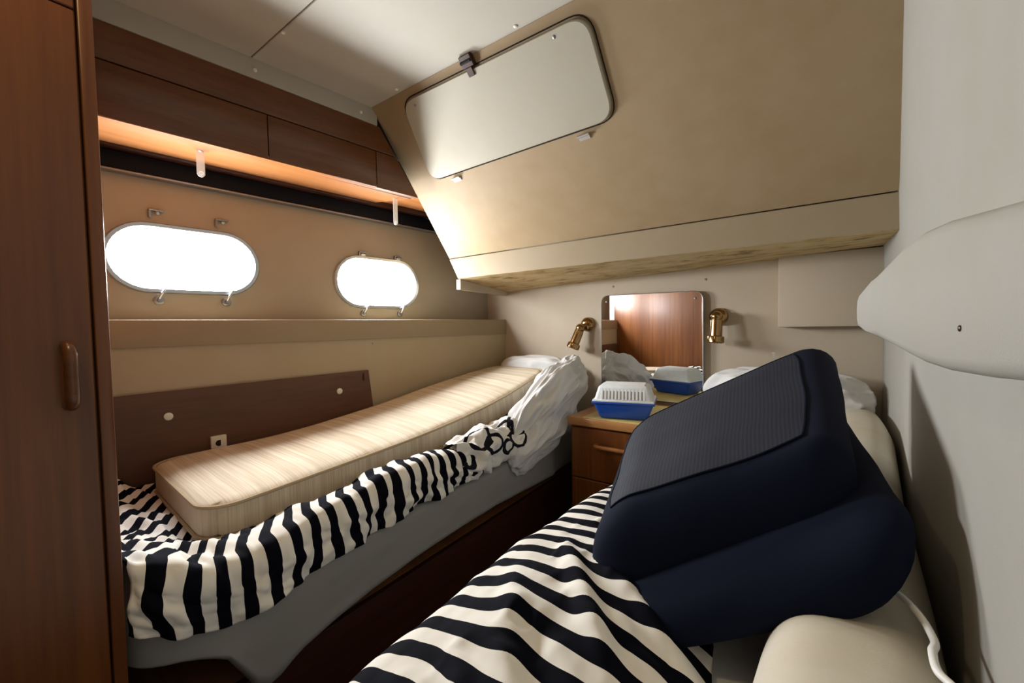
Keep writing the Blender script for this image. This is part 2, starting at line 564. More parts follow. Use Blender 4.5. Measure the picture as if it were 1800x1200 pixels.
bm = bmesh.new()
layers = []
for (grow, back) in ((-0.010, 0.0), (-0.004, 0.0022), (0.0, 0.007), (0.001, None)):
    L = []
    for (y, z) in NOSE:
        dy, dz = (y-0.5)*(1 if y > 0.7 else 0), z-1.165
        k = math.hypot(dy, dz) or 1
        yy_, zz_ = y + dy/k*grow, z + dz/k*grow
        L.append(bm.verts.new((RX(yy_)+0.004 if back is None else nose_x(y)+back, yy_, zz_)))
    layers.append(L)
bm.faces.new(layers[0])
for A, B in zip(layers, layers[1:]):
    for k in range(len(A)): bm.faces.new((A[k], A[(k+1) % len(A)], B[(k+1) % len(A)], B[k]))
tr4 = from_bm('trim_1', bm, M['liner_white'], angle=0.9)
tag(tr4, kind='structure')
cap('screw', (nose_x(0.40), 0.40, 1.143), (-1, 0, 0), 0.0022, M['teak_dark'], tr4)

# hull side: lower liner, ledge, upper liner with the two portlight openings
wl = tag(hull_slab('wall_left', -1.61, -1.58, 0.0, 2.1, 0.0, 1.106, M['liner']), kind='structure')
cap('screw', (LX(1.184, -1.58), 1.184, 1.078), (1, 0, 0), 0.004, M['steel'], wl)
hull_slab('ledge', -1.74, -1.572, 0.0, 2.099, 1.100, 1.190, M['ledge'], wl, 0.003)


def stadium(y0, y1, z0, z1, n=14, grow=0.0):
    r = (z1-z0)/2; zc = (z0+z1)/2; a, b = y0+r, y1-r; r += grow
    pts = [(b + r*math.sin(t), zc + r*math.cos(t)) for t in np.linspace(0, math.pi, n)]
    pts += [(a - r*math.sin(t), zc - r*math.cos(t)) for t in np.linspace(0, math.pi, n)]
    return pts


bm = bmesh.new()
loops = [[(0.0, 1.185), (2.1, 1.185), (2.1, 2.03), (0.0, 2.03)]] + [stadium(*q) for q in PORTS]
edges = []
for L in loops:
    vs = [bm.verts.new((LX(y, -1.72), y, z)) for y, z in L]
    edges += [bm.edges.new((vs[i], vs[(i+1) % len(vs)])) for i in range(len(vs))]
bmesh.ops.triangle_fill(bm, edges=edges, use_beauty=True)
up = from_bm('upper_liner', bm, M['liner_light_tint'], wl)
nrm = up.data.polygons[0].normal
solid(up, 0.05, -1.0 if nrm.x > 0 else 1.0)


def ring(name, q, off, width, depth, grow, mat, parent):
    """flat-faced oval rim following a stadium"""
    bm = bmesh.new()
    prof = [(grow, 0), (grow, depth*0.7), (grow+width*0.2, depth), (grow+width*0.8, depth), (grow+width, depth*0.6), (grow+width, 0)]
    rings = [[bm.verts.new((LX(y, off)+d, y, z)) for y, z in stadium(*q, n=20, grow=g)] for g, d in prof]
    for A, B in zip(rings, rings[1:]):
        for k in range(len(A)): bm.faces.new((A[k], A[(k+1) % len(A)], B[(k+1) % len(A)], B[k]))
    return from_bm(name, bm, mat, parent, angle=0.7)


for k, q in enumerate(PORTS):
    y0, y1, z0, z1 = q
    w = ring('window_%d' % (k+1), q, -1.722, 0.019, 0.014, -0.006, M['alu'], None)
    tag(w, kind='structure')
    # sleeve through the hull
    bm = bmesh.new()
    A = [bm.verts.new((LX(y, -1.715), y, z)) for y, z in stadium(*q, grow=-0.002)]
    B = [bm.verts.new((LX(y, -1.775), y, z)) for y, z in stadium(*q, grow=-0.002)]
    for i in range(len(A)): bm.faces.new((A[i], A[(i+1) % len(A)], B[(i+1) % len(A)], B[i]))
    from_bm('sleeve', bm, M['alu'], w, smooth=True)
    bm = bmesh.new()
    bm.faces.new([bm.verts.new((LX(y, -1.744), y, z)) for y, z in stadium(*q, grow=-0.002)])
    from_bm('pane', bm, M['glass'], w)
    # latches below
    L = y1-y0
    for yy in ((y0+0.30*L), (y0+0.76*L)):
        x = LX(yy, -1.72)
        kn = lathe('latch', (x, yy, z0-0.038), (1, 0, 0), [(0, 0.016), (0.006, 0.016), (0.009, 0.012), (0.009, 0.007), (0.014, 0.006)], M['steel'], w, n=16)
        tube('latch_hook', spline([(x+0.012, yy, z0-0.032), (x+0.024, yy+0.006, z0-0.012), (x+0.02, yy+0.016, z0+0.004), (x+0.012, yy+0.022, z0+0.012)], 5), 0.0038, M['alu'], w, 8)
    # holders above
    for yy in ((y0+0.28*L), (y0+0.72*L)):
        x = LX(yy, -1.72)
        up_ = 0.045 if k == 0 else 0.018
        box('catch', x, x+0.010, yy-0.010, yy-0.001, z1+up_-0.016, z1+up_+0.010, M['steel'], w, 0.0015, 1)
        box('catch_arm', x, x+0.014, yy-0.010, yy+0.034, z1+up_+0.008, z1+up_+0.014, M['steel'], w, 0.0015, 1)
        cap('catch_screw', (x+0.004, yy+0.017, z1+up_+0.003), (1, 0, 0), 0.006, M['alu'], w)
        if k == 1: box('catch_tab', x, x+0.012, yy, yy+0.026, z1-0.004, z1+up_+0.004, M['alu'], w, 0.002, 1)

# beige trim strip between locker and ceiling
tr1 = tag(hull_slab('trim_2', -1.40, -1.347, 0.0, 1.08, 1.977, CEIL+0.004, M['ceiling']), kind='structure')
for (y, z) in [(0.64, 2.005), (1.01, 2.005)]:
    cap('screw_cap', (LX(y, -1.347), y, z), (1, 0, 0), 0.0065, M['white_plastic'], tr1)

# ------------------------------------------------------------------ sloping soffit above the end wall
S0, S1 = Vector((0, 1.055, 2.04)), Vector((0, 1.60, 1.51))
sd = (S1-S0); SL = sd.length; sdir = sd.normalized()
sn = Vector((0, sdir.z, -sdir.y)); sn = sn if sn.y < 0 else -sn       # faces the cabin (towards -Y, down)


def SP(x, tt, h=0.0):           # point on the soffit: x, fraction down the slope, height off it
    return Vector((x, 0, 0)) + S0 + sd*tt + sn*h


xa, xb = -1.451, -1.567
rt, rb = RX(1.055, 2.04)+0.03, RX(1.6, 1.5)+0.03
th = 0.02
c = [SP(xa, 0), SP(rt, 0), SP(rb, 1), SP(xb, 1)]
ws = tag(hexa('wall_upper', c + [p_ - sn*th for p_ in c], M['liner_tan'], None, 0.002, 1), kind='structure')
xc = -1.508
c = [(xb, 1.598, 1.508), (rb, 1.598, 1.508), (rb, 1.598, 1.402), (xc, 1.598, 1.402)]
hexa('lower_band', c + [(x, y+0.02, z) for x, y, z in c], M['ledge'], ws, 0.0025, 1)
# bare plywood underside, falling a little towards the back on the hull side
c = [(xc, 1.60, 1.402), (rb, 1.60, 1.402), (RX(2.1)+0.03, 2.10, 1.424), (-1.585, 2.10, 1.362)]
hexa('underside', c + [(x, y, z+0.012) for x, y, z in c], M['plywood'], ws)
# batten along the free edge of the soffit
tr2 = tag(hexa('trim_3', [(-1.535, 1.615, 1.346), (-1.505, 1.615, 1.346), (-1.555, 2.10, 1.340), (-1.60, 2.10, 1.340),
                          (-1.535, 1.615, 1.400), (-1.505, 1.615, 1.400), (-1.555, 2.10, 1.363), (-1.60, 2.10, 1.363)], M['liner_end'], None, 0.002, 1), kind='structure')
# boxed-in block in the corner of the end wall
tr3 = tag(hexa('trim_4', [(-0.118, 2.03, 1.125), (0.24, 2.03, 1.125), (0.24, 2.099, 1.125), (-0.118, 2.099, 1.125),
                          (-0.118, 2.03, 1.412), (0.24, 2.03, 1.416), (0.24, 2.099, 1.419), (-0.118, 2.099, 1.415)], M['liner_end'], None, 0.004, 2), kind='structure')


def rounded_quad(c, r, n=7):
    """rounded corners for a planar quad given as Vectors in order"""
    out = []
    for i in range(4):
        p_, a, b = c[i], c[i-1], c[(i+1) % 4]
        d0 = (a-p_).normalized(); d1 = (b-p_).normalized()
        A, B = p_+d0*r, p_+d1*r
        for k in range(n+1):
            u = k/n
            out.append(A*(1-u)**2 + p_*2*u*(1-u)*(1) + B*u*u)
    return out


# hatch panel screwed to the soffit
ht = thing('access_hatch', 'cream rounded hatch panel with dark catch on the sloping soffit', 'hatch', SP(-0.9, 0.45))
hc = [(-1.285, 0.045), (-0.512, 0.052), (-0.515, 0.432), (-1.362, 0.452)]
bm = bmesh.new()
lo = rounded_quad([SP(x, tt, -0.001) for x, tt in hc], 0.06); hi = rounded_quad([SP(x, tt, 0.011) for x, tt in hc], 0.06)
cen = sum(hi, Vector())/len(hi)
hi2 = [p_ + (cen-p_).normalized()*0.004 + sn*0.003 for p_ in hi]
R3 = [[bm.verts.new(p_) for p_ in L] for L in (lo, hi, hi2)]
for A, B in zip(R3, R3[1:]):
    for k in range(len(A)): bm.faces.new((A[k], A[(k+1) % len(A)], B[(k+1) % len(A)], B[k]))
bm.faces.new(R3[-1])
from_bm('panel', bm, M['hatch'], ht, angle=0.5)
tube('edge_gap', rounded_quad([SP(x, tt, 0.0005) for x, tt in [(-1.291, 0.036), (-0.505, 0.043), (-0.508, 0.441), (-1.369, 0.461)]], 0.064), 0.0022, M['gap'], ht, 6, True)
for (x, tt) in [(-0.62, 0.075), (-1.225, 0.078)]:
    cap('screw', SP(x, tt, 0.013), sn, 0.0055, M['steel'], ht)
for (x, tt) in [(-1.235, 0.482), (-0.635, 0.468)]:
    hg = tube('hinge', [SP(x-0.022, tt-0.004, 0.010), SP(x+0.022, tt-0.006, 0.010)], 0.0045, M['alu'], ht, 8)
    hexa('hinge_leaf', [SP(x-0.02, tt-0.002, 0.0), SP(x+0.02, tt-0.004, 0.0), SP(x+0.02, tt+0.018, 0.0), SP(x-0.02, tt+0.020, 0.0),
                        SP(x-0.02, tt-0.002, 0.006), SP(x+0.02, tt-0.004, 0.006), SP(x+0.02, tt+0.018, 0.004), SP(x-0.02, tt+0.020, 0.004)], M['alu'], ht)


def sbox(name, x0, x1, t0, t1, h0, h1, mat, parent):
    return hexa(name, [SP(x0, t0, h0), SP(x1, t0, h0), SP(x1, t1, h0), SP(x0, t1, h0), SP(x0, t0, h1), SP(x1, t0, h1), SP(x1, t1, h1), SP(x0, t1, h1)], mat, parent, 0.0015, 1)


ct = sbox('catch', -0.955, -0.908, -0.012, 0.036, 0.0, 0.020, M['teak_dark'], ht)
sbox('catch_tongue', -0.946, -0.920, 0.036, 0.072, 0.012, 0.020, M['teak_dark'], ht)
tube('catch_pin', [SP(-0.953, 0.012, 0.022), SP(-0.911, 0.012, 0.022)], 0.005, M['gap'], ht, 8)

# ------------------------------------------------------------------ overhead locker along the hull side
lk = thing('overhead_locker', 'long teak overhead locker with flush doors above the oval portlights', 'cabinet', (LX(0.7, -1.5), 0.7, 1.73))
LO = -1.35
Y0L = 0.165


def lend(z): return 1.27 - (z-1.733)/(2.0-1.733)*(1.27-1.075)      # the locker's end is cut along the soffit


def lslab(name, o0, o1, y0, z0, z1, mat, parent, bev=0.0012):
    e0, e1 = lend(z0), lend(z1)
    c = [(LX(y0, o0), y0, z0), (LX(y0, o1), y0, z0), (LX(e0, o1), e0, z0), (LX(e0, o0), e0, z0),
         (LX(y0, o0), y0, z1), (LX(y0, o1), y0, z1), (LX(e1, o1), e1, z1), (LX(e1, o0), e1, z1)]
    return hexa(name, c, mat, parent, bev, 1)


lslab('fascia', -1.37, LO, Y0L, 1.877, 1.976, M['teak_y'], lk)
lslab('carcass', -1.40, -1.366, Y0L, 1.732, 1.972, M['gap'], lk, 0)
g = 0.0016
for (a, b) in [(Y0L, 0.673), (0.673, 1.073)]:
    hull_slab('locker_door', -1.368, LO, a+g, b-g, 1.728, 1.873, M['teak_y'], lk, 0.001)
lslab('locker_door', -1.368, LO, 1.073+g, 1.728, 1.873, M['teak_y'], lk)
# underside, rising towards the hull, ending in a darker rail
c = [(LX(Y0L, -1.352), Y0L, 1.724), (LX(1.272, -1.352), 1.272, 1.728), (LX(1.272, -1.66), 1.272, 1.764), (LX(Y0L, -1.66), Y0L, 1.760)]
hexa('underside', c + [(x, y, z+0.012) for x, y, z in c], M['teak_y_light'], lk)
hull_slab('back_rail', -1.715, -1.655, Y0L, 1.60, 1.752, 1.785, M['teak_dark'], lk, 0.002)
box('end_filler', LX(1.2, -1.70), LX(1.2, -1.46), 1.276, 1.60, 1.775, 1.79, M['teak_y_light'], lk)

ctk = thing('curtain_track', 'black curtain track strip on the hull side under the locker', 'curtain track', (LX(0.9, -1.71), 0.9, 1.69))
hull_slab('track', -1.719, -1.690, Y0L, 1.70, 1.690, 1.750, M['black'], ctk, 0.002)
hull_slab('track_lip', -1.719, -1.684, Y0L, 1.70, 1.683, 1.6895, M['steel'], ctk, 0.001)

for (y, zt, zb, lab) in [(0.52, 1.741, 1.655, 'short clear plastic strap hanging from the locker close to the wardrobe'),
                         (1.245, 1.745, 1.622, 'long clear plastic strap hanging from the locker beside the hatch soffit')]:
    x = LX(y, -1.47)
    st = thing('curtain_strap', lab, 'strap', (x, y, zt))
    sx = 0.011
    pts = [(y-sx, zt), (y+sx, zt), (y+sx, zb+sx)] + [(y+sx*math.cos(a), zb+sx-sx*math.sin(a)) for a in np.linspace(0.2, math.pi-0.2, 8)] + [(y-sx, zb+sx)]
    bm = bmesh.new()
    A = [bm.verts.new((x-0.002, *q)) for q in pts]; B = [bm.verts.new((x+0.002, *q)) for q in pts]
    bm.faces.new(A[::-1]); bm.faces.new(B)
    for i in range(len(A)): bm.faces.new((A[i], A[(i+1) % len(A)], B[(i+1) % len(A)], B[i]))
    from_bm('band', bm, M['clear'], st)
    cap('rivet', (x, y, zt), (0, 0, -1), 0.008, M['steel'], st)
    cap('stud', (x+0.002, y, zb+0.012), (1, 0, 0), 0.007, M['clear'], st)

# ------------------------------------------------------------------ wardrobe
WX, WY = -0.93, 0.161
wd = thing('wardrobe', 'tall reddish teak wardrobe with a slim bow handle', 'wardrobe', (-1.4, -0.2, 0))
box('carcass', -1.80, WX-0.018, -0.60, WY-0.004, 0.0, 2.03, M['teak_z'], wd)
box('stile', WX-0.02, WX, 0.1435, WY, 0.0, 2.035, M['teak_z'], wd, 0.0025)
dr = box('door', WX-0.018, WX-0.001, -0.36, 0.1405, 0.10, 1.650, M['teak_z'], wd, 0.0015, 1)
box('upper_door', WX-0.018, WX-0.001, -0.36, 0.1405, 1.653, 2.03, M['teak_z'], wd, 0.0015, 1)
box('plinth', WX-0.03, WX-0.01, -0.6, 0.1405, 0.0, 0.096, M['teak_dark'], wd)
box('stile', WX-0.02, WX, -0.60, -0.363, 0.0, 2.035, M['teak_z'], wd, 0.0025)
hd = tube('handle', spline([(WX-0.002, 0.112, 1.132), (WX+0.016, 0.112, 1.128), (WX+0.024, 0.112, 1.112), (WX+0.024, 0.112, 1.085), (WX+0.024, 0.112, 1.056), (WX+0.016, 0.112, 1.041), (WX-0.002, 0.112, 1.038)], 5), 0.0082, M['teak_y'], dr, 10)

# ------------------------------------------------------------------ backboard and socket on the hull side
bb = thing('backboard', 'brown wooden board screwed to the hull side above the bunk', 'board', (LX(0.6, -1.57), 0.6, 0.75))
c = [(0.17, 0.64), (1.172, 0.64), (1.172, 0.745), (1.150, 0.957), (0.17, 0.950)]
bm = bmesh.new()
A = [bm.verts.new((LX(y, -1.579), y, z)) for y, z in c]; B = [bm.verts.new((LX(y, -1.565), y, z)) for y, z in c]
bm.faces.new(A[::-1]); bm.faces.new(B)
for i in range(5): bm.faces.new((A[i], A[(i+1) % 5], B[(i+1) % 5], B[i]))
from_bm('panel', bm, M['board'], bb)
for (y, z) in [(0.43, 0.869), (1.010, 0.878)]:
    cap('screw_cap', (LX(y, -1.565), y, z), (1, 0, 0), 0.013, M['white_plastic'], bb)
box('end_clip', LX(1.13, -1.566), LX(1.13, -1.556), 1.122, 1.132, 0.91, 0.945, M['board'], bb, 0.002, 1)
so = thing('power_socket', 'cream power socket on the brown board behind the tan mattress', 'socket', (LX(0.563, -1.56), 0.563, 0.755))
hull_slab('plate', -1.565, -1.553, 0.540, 0.586, 0.735, 0.778, M['white_plastic'], so, 0.002)
lathe('recess', (LX(0.563, -1.5535), 0.563, 0.752), (1, 0, 0), [(0, 0.011), (0.001, 0.011)], M['gap'], so, 16)

# ------------------------------------------------------------------ port-side (left) bunk
bb_ = thing('bunk', 'dark teak bunk base under the grey sheeted mattress', 'bunk', (-1.3, 1.0, 0))
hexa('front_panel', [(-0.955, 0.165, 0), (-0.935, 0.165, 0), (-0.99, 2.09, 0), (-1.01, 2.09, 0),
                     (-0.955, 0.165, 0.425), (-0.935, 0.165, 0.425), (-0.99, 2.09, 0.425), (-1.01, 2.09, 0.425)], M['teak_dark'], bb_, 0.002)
hexa('bunk_top', [(-1.74, 0.165, 0.40), (-0.956, 0.165, 0.40), (-1.012, 2.09, 0.40), (-1.58, 2.09, 0.40),
                  (-1.74, 0.165, 0.424), (-0.956, 0.165, 0.424), (-1.012, 2.09, 0.424), (-1.58, 2.09, 0.424)], M['teak_x'], bb_)


def edgeX(Y): return -0.900 - 0.040*Y          # outer edge line of the left bunk's mattress


# mattress with fitted grey sheet
V, F = rounded_cube(64)
P = round_box_points(V, (1.0, 1.93, 0.195), (0.035, 0.05, 0.03))
un = P/np.array([1.0, 1.93, 0.195]) + 0.5
Yv = 0.166 + un[:, 1]*1.925
xo = edgeX(Yv); xi = np.array([LX(y, -1.582) for y in Yv])
near = np.clip((0.33-Yv)/0.16, 0, 1)
xo = xo - 0.05*near**2.2
zb = interp(Yv, [0.166, 0.265, 0.305, 0.355, 0.45, 2.1], [0.55, 0.525, 0.500, 0.405, 0.425, 0.428])
zb = np.where(un[:, 0] > 0.93, zb, np.maximum(zb, 0.4285))
Zv = zb + un[:, 2]*(0.625-zb)
Xv = xi + un[:, 0]*(xo-xi)
far = np.clip((Yv-1.64)/0.06, 0, 1)
mask = (Yv > 1.64)
Xv = Xv - 0.02*mask*far
w = 0.004*noise(Xv*7, Yv*9, Zv*12, 3) + 0.002*noise(Xv*25, Yv*25, Zv*30, 4)
Pm = np.stack([Xv + w*(un[:, 0] > 0.8), Yv, Zv], 1)
ma = pydata('bunk_mattress', Pm, F, M['sheet'], None, smooth=True)
tag(ma, 'mattress in a plain grey fitted sheet on the hull-side bunk', 'mattress')

# striped quilt: lies under the tan mattress and hangs over the bunk edge
nu, nv = 230, 120
u = np.linspace(0.170, 1.07, nu)[:, None]*np.ones((1, nv))
v = np.linspace(0, 1, nv)[None, :]*np.ones((nu, 1))
zt = interp(u, [0.16, 0.20, 0.27, 0.34, 0.41, 0.57, 0.745, 0.95, 1.10, 1.30], [0.765, 0.742, 0.700, 0.690, 0.705, 0.738, 0.752, 0.742, 0.722, 0.690])
zh = interp(u, [0.16, 0.20, 0.24, 0.30, 0.41, 0.546, 0.757, 1.00, 1.12, 1.30], [0.640, 0.617, 0.602, 0.580, 0.596, 0.610, 0.628, 0.632, 0.650, 0.655])
Lx = np.vectorize(lambda y: LX(y, -1.575))(u) + 0.02
X = np.zeros_like(u); Z = np.zeros_like(u)
ex = edgeX(u) - 0.055*np.clip((0.30-u)/0.14, 0, 1)**2
ft = 0.70                                # share of v spent on the top of the bed
top = v < ft
q = np.clip(v/ft, 0, 1)
X_top = Lx + (ex-0.03-Lx)*q
rise = np.clip((q-0.70)/0.30, 0, 1)
zin = interp(u, [0.16, 0.24, 0.34, 0.5, 1.3], [0.700, 0.675, 0.655, 0.650, 0.655])
wallrise = 0.07*np.clip((0.34-u)/0.12, 0, 1)*np.clip(1-q/0.25, 0, 1)
Z_top = zin + wallrise + (zt-zin)*(rise*rise*(3-2*rise))
h = np.clip((v-ft)/(1-ft), 0, 1)
# rounded shoulder then hanging
sh = np.clip(h/0.25, 0, 1)
X_h = ex-0.03 + 0.042*np.sin(sh*math.pi/2) + 0.010*np.clip((h-0.25)/0.75, 0, 1)*np.sin(u*37)
Z_h = zt - 0.02*(1-np.cos(sh*math.pi/2)) - (zt-0.02-zh)*np.clip((h-0.10)/0.90, 0, 1)
X = np.where(top, X_top, X_h); Z = np.where(top, Z_top, Z_h)
Pq = np.stack([X, u, Z], 2)
N = normals_of(Pq); N *= np.where(N[:, :, 2:3]+0.3*N[:, :, :1] < 0, -1, 1)
fold = 0.010*ridge(u*11 + v*3, v*5 - u*4, 0, 11) + 0.006*ridge(u*24 - v*6, v*9, 0, 12) + 0.003*noise(u*60, v*30, 0, 13)
fold += 0.010*ridge(X*9+u*8, u*14-X*5, 0, 17)*np.clip((0.42-u)/0.1, 0, 1)*np.clip((0.72-v)/0.1, 0, 1)
amp = np.clip((u-0.16)/0.02, 0.4, 1)*(0.30+0.70*np.clip((q-0.6)/0.3, 0, 1)+0.7*np.clip((0.40-u)/0.1, 0, 1))
calm = 1-0.72*np.exp(-((u-0.30)/0.09)**2)*np.clip((h-0.15)/0.2, 0, 1)       # smooth hanging face near the wardrobe
Pq += N*(fold*amp*calm)[:, :, None]
s_ = u + 0.012*noise(u*9, v*6, 0, 21)*calm + np.where(top, 0.60*(X_top-(ex-0.03)), 0)
qs = thing('striped_quilt', 'black and white striped quilt hanging over the bunk edge beneath the tan mattress', 'quilt', (-1.0, 0.6, 0.63))
UV = np.stack([s_, v*0.9], 2).reshape(-1, 2)
solid(pydata('cover', Pq.reshape(-1, 3), grid_faces(nu, nv), M['stripe_left'], qs, smooth=True, uv=UV), 0.006, 0)

# bunched flowered side of the quilt towards the pillow
nu, nv = 90, 60
u = np.linspace(0, 1, nu)[:, None]*np.ones((1, nv)); v = np.linspace(0, 1, nv)[None, :]*np.ones((nu, 1))
Yc = 0.985 + 0.47*u
th_ = -0.9 + v*3.4
rad_z = interp(u, [0, 0.18, 0.42, 0.52, 0.75, 1], [0.060, 0.082, 0.074, 0.062, 0.078, 0.040]); rad_x = interp(u, [0, 0.2, 0.45, 0.7, 1], [0.046, 0.078, 0.066, 0.072, 0.045])
Xc = edgeX(Yc) - 0.040
Zc = interp(u, [0, 0.2, 0.5, 1], [0.692, 0.696, 0.700, 0.685])
Pq = np.stack([Xc + rad_x*np.cos(th_), Yc, Zc + rad_z*np.sin(th_)], 2)
N = np.stack([np.cos(th_), 0*th_, np.sin(th_)], 2)
fo = 0.013*ridge(u*5+v*2, v*3-u*2, 0, 31) + 0.009*ridge(u*9, v*6+u*3, 0, 32) + 0.003*noise(u*30, v*20, 0, 33)
Pq += N*fo[:, :, None]
UV = np.stack([u*0.30, v*0.22], 2).reshape(-1, 2)
pydata('flowered_side', Pq.reshape(-1, 3), grid_faces(nu, nv), M['flower'], qs, smooth=True, uv=UV)

# tan striped bunk cushion lying on top, far end propped up
tm = thing('tan_mattress', 'thin tan ticking mattress with piped edges lying slanted on the hull-side bunk', 'mattress', (-1.4, 1.0, 0.65))
TY0, TY1, TTH = 0.325, 1.93, 0.088


def top_point(a, b, wv):
    """a 0..1 along, b 0..1 from hull side to aisle side, wv 0..1 thickness"""
    a, b, wv = np.asarray(a, float), np.asarray(b, float), np.asarray(wv, float)
    yL = 0.375 + a*(1.955-0.375); yR = 0.325 + a*(1.80-0.325)
    y = yL + (yR-yL)*b
    xl = -1.550 - (2.1-yL)*SLOPE; xr = interp(a, [0, 0.5, 1], [-1.085, -1.085, -1.10])
    x = xl + (xr-xl)*b
    zl = interp(yL, [0.37, 0.79, 1.16, 1.52, 1.96], [0.735, 0.748, 0.793, 0.856, 0.915])
    zr = interp(yR, [0.32, 0.58, 1.0, 1.4, 1.80], [0.752, 0.766, 0.792, 0.842, 0.930])
    z = zl + (zr-zl)*b
    sl = np.clip((a-0.45)/0.5, 0, 1)*0.30
    return np.stack([x, y + (1-wv)*TTH*sl, z - (1-wv)*TTH], -1)


V, F = rounded_cube(44)
dims = (0.62, 1.55, TTH)
P = round_box_points(V, dims, (0.035, 0.035, 0.014))
un = P/np.array(dims)+0.5
# round the plan corners
pu, pv = (un[:, 1]-0.5)*1.55, (un[:, 0]-0.5)*0.62
R = 0.085
cxy = np.stack([np.clip(pu, -(0.775-R), 0.775-R), np.clip(pv, -(0.31-R), 0.31-R)], 1)
d = np.stack([pu, pv], 1)-cxy; Ld = np.linalg.norm(d, axis=1); Lm = np.abs(d).max(1)
k = np.where(Ld > 1e-6, np.where(Lm > 0, Lm/np.maximum(Ld, 1e-9), 1), 1)
pp = cxy + d*k[:, None]
aa, bb2 = pp[:, 0]/1.55+0.5, pp[:, 1]/0.62+0.5
Pt = top_point(aa, bb2, un[:, 2])
crown = 0.010*np.clip(1-np.abs(2*bb2-1)**3, 0, 1)*np.clip(1-np.abs(2*aa-1)**6, 0, 1)*(un[:, 2] > 0.6)
Pt[:, 2] += crown + 0.002*noise(aa*22, bb2*6, un[:, 2]*3, 41)
UV = np.stack([aa*1.55, bb2*0.62 + un[:, 2]*0.1], 1)
ck = pydata('cover', Pt, F, M['ticking'], tm, smooth=True, uv=UV)


def plan_loop(inset=0.0, n=10, m=24):
    a, b, r = 0.775-inset, 0.31-inset, R-inset*0.5
    pts = []
    for (sx, sy, t0) in ((1, 1, 0), (-1, 1, math.pi/2), (-1, -1, math.pi), (1, -1, 1.5*math.pi)):
        for k in range(n+1):
            t = t0 + k/n*math.pi/2
            pts.append((sx*(a-r) + r*math.cos(t), sy*(b-r) + r*math.sin(t)))
    out = []
    for i in range(len(pts)):
        p0, p1 = pts[i], pts[(i+1) % len(pts)]
        L = math.hypot(p1[0]-p0[0], p1[1]-p0[1]); k = max(1, int(L/0.05))
        out += [(p0[0]+(p1[0]-p0[0])*j/k, p0[1]+(p1[1]-p0[1])*j/k) for j in range(k)]
    return out


for wv, ins in ((0.92, -0.002), (0.08, -0.002)):
    L = plan_loop(ins)
    pts = top_point([p_[0]/1.55+0.5 for p_ in L], [p_[1]/0.62+0.5 for p_ in L], [wv]*len(L))
    tube('piping', [tuple(p_) for p_ in pts], 0.0046, M['piping_tan'], tm, 6, True)


# ------------------------------------------------------------------ crumpled pillows
def pillow(name, label, axes, center, dims, seed, mat, amp=0.02, n=40, group=None, power=2.6, freq=1.0):
    """lumpy soft cushion; axes: three unit vectors, dims: half sizes"""
    V, F = rounded_cube(n)
    D = V/np.linalg.norm(V, axis=1, keepdims=True)
    L = (np.abs(D)**power).sum(1)**(1/power)
    S = D/L[:, None]
    f = freq
    wx, wy = 0.35*noise(S[:, 0]*1.5, S[:, 1]*1.5, S[:, 2]*1.5+7, seed+5), 0.35*noise(S[:, 0]*1.5+9, S[:, 1]*1.5, S[:, 2]*1.5, seed+6)
    r1 = noise(S[:, 0]*1.2*f+wx, S[:, 1]*1.9*f+wy, S[:, 2]*1.6*f+0.5, seed); r2 = noise(S[:, 0]*2.2*f+wy, S[:, 1]*4.4*f+wx, S[:, 2]*3.4*f, seed+1)
    a = (0.55-1.6*np.sqrt(r1**2+0.03)) + 0.5*(0.5-1.5*np.sqrt(r2**2+0.03)) + noise(S[:, 0]*5*f, S[:, 1]*9*f, S[:, 2]*7*f, seed+2)*0.09
    A = np.array(axes, float); h = np.array(dims)
    Pp = (S*h)@A + (D@A)*(a*amp)[:, None] + np.array(center)
    o = pydata(name, Pp, F, mat, None, smooth=True)
    return tag(o, label, 'pillow', group)


def unit(*a): 
    v = np.array(a, float); return v/np.linalg.norm(v)


ax0 = unit(-0.03, 0.62, 0.28); ax2 = unit(1, 0.05, 0.1); ax1 = np.cross(ax2, ax0); ax1 /= np.linalg.norm(ax1); ax2 = np.cross(ax0, ax1)
pillow('crumpled_pillow', 'crumpled white pillow slumped between the tan mattress and the bedside cabinet', (ax0, ax1, ax2), (-0.972, 1.615, 0.772), (0.375, 0.142, 0.074), 51, M['white_cloth'], 0.033, 72, power=2.6, freq=1.2)
pillow('flat_pillow', 'white pillow peeking out behind the raised end of the tan mattress', ((1, 0, 0), (0, 1, 0), (0, 0, 1)), (-1.29, 1.99, 0.885), (0.24, 0.09, 0.09), 61, M['white_cloth'], 0.016, 30)

# ------------------------------------------------------------------ bedside cabinet, mat, carrier
ns = thing('bedside_cabinet', 'teak bedside cabinet between the two bunks beneath the mirror', 'cabinet', (-0.68, 1.83, 0))
NX0, NX1, NY0 = -0.862, -0.462, 1.60
box('body', NX0, NX1, NY0+0.018, 2.095, 0.0, 0.715, M['teak_z'], ns)
box('worktop', NX0-0.008, NX1+0.008, NY0-0.008, 2.098, 0.716, 0.750, M['worktop'], ns, 0.004)
dd = box('drawer', NX0+0.012, NX1-0.012, NY0+0.002, NY0+0.018, 0.49, 0.706, M['teak_z'], ns, 0.002, 1)
d2 = box('cabinet_door', NX0+0.012, NX1-0.012, NY0+0.002, NY0+0.018, 0.06, 0.484, M['teak_z'], ns, 0.002, 1)
tube('handle', spline([(-0.735, NY0+0.003, 0.640), (-0.733, NY0-0.016, 0.640), (-0.715, NY0-0.022, 0.640), (-0.66, NY0-0.022, 0.640), (-0.605, NY0-0.022, 0.640), (-0.587, NY0-0.016, 0.640), (-0.585, NY0+0.003, 0.640)], 4), 0.0088, M['teak_y_light'], dd, 10)
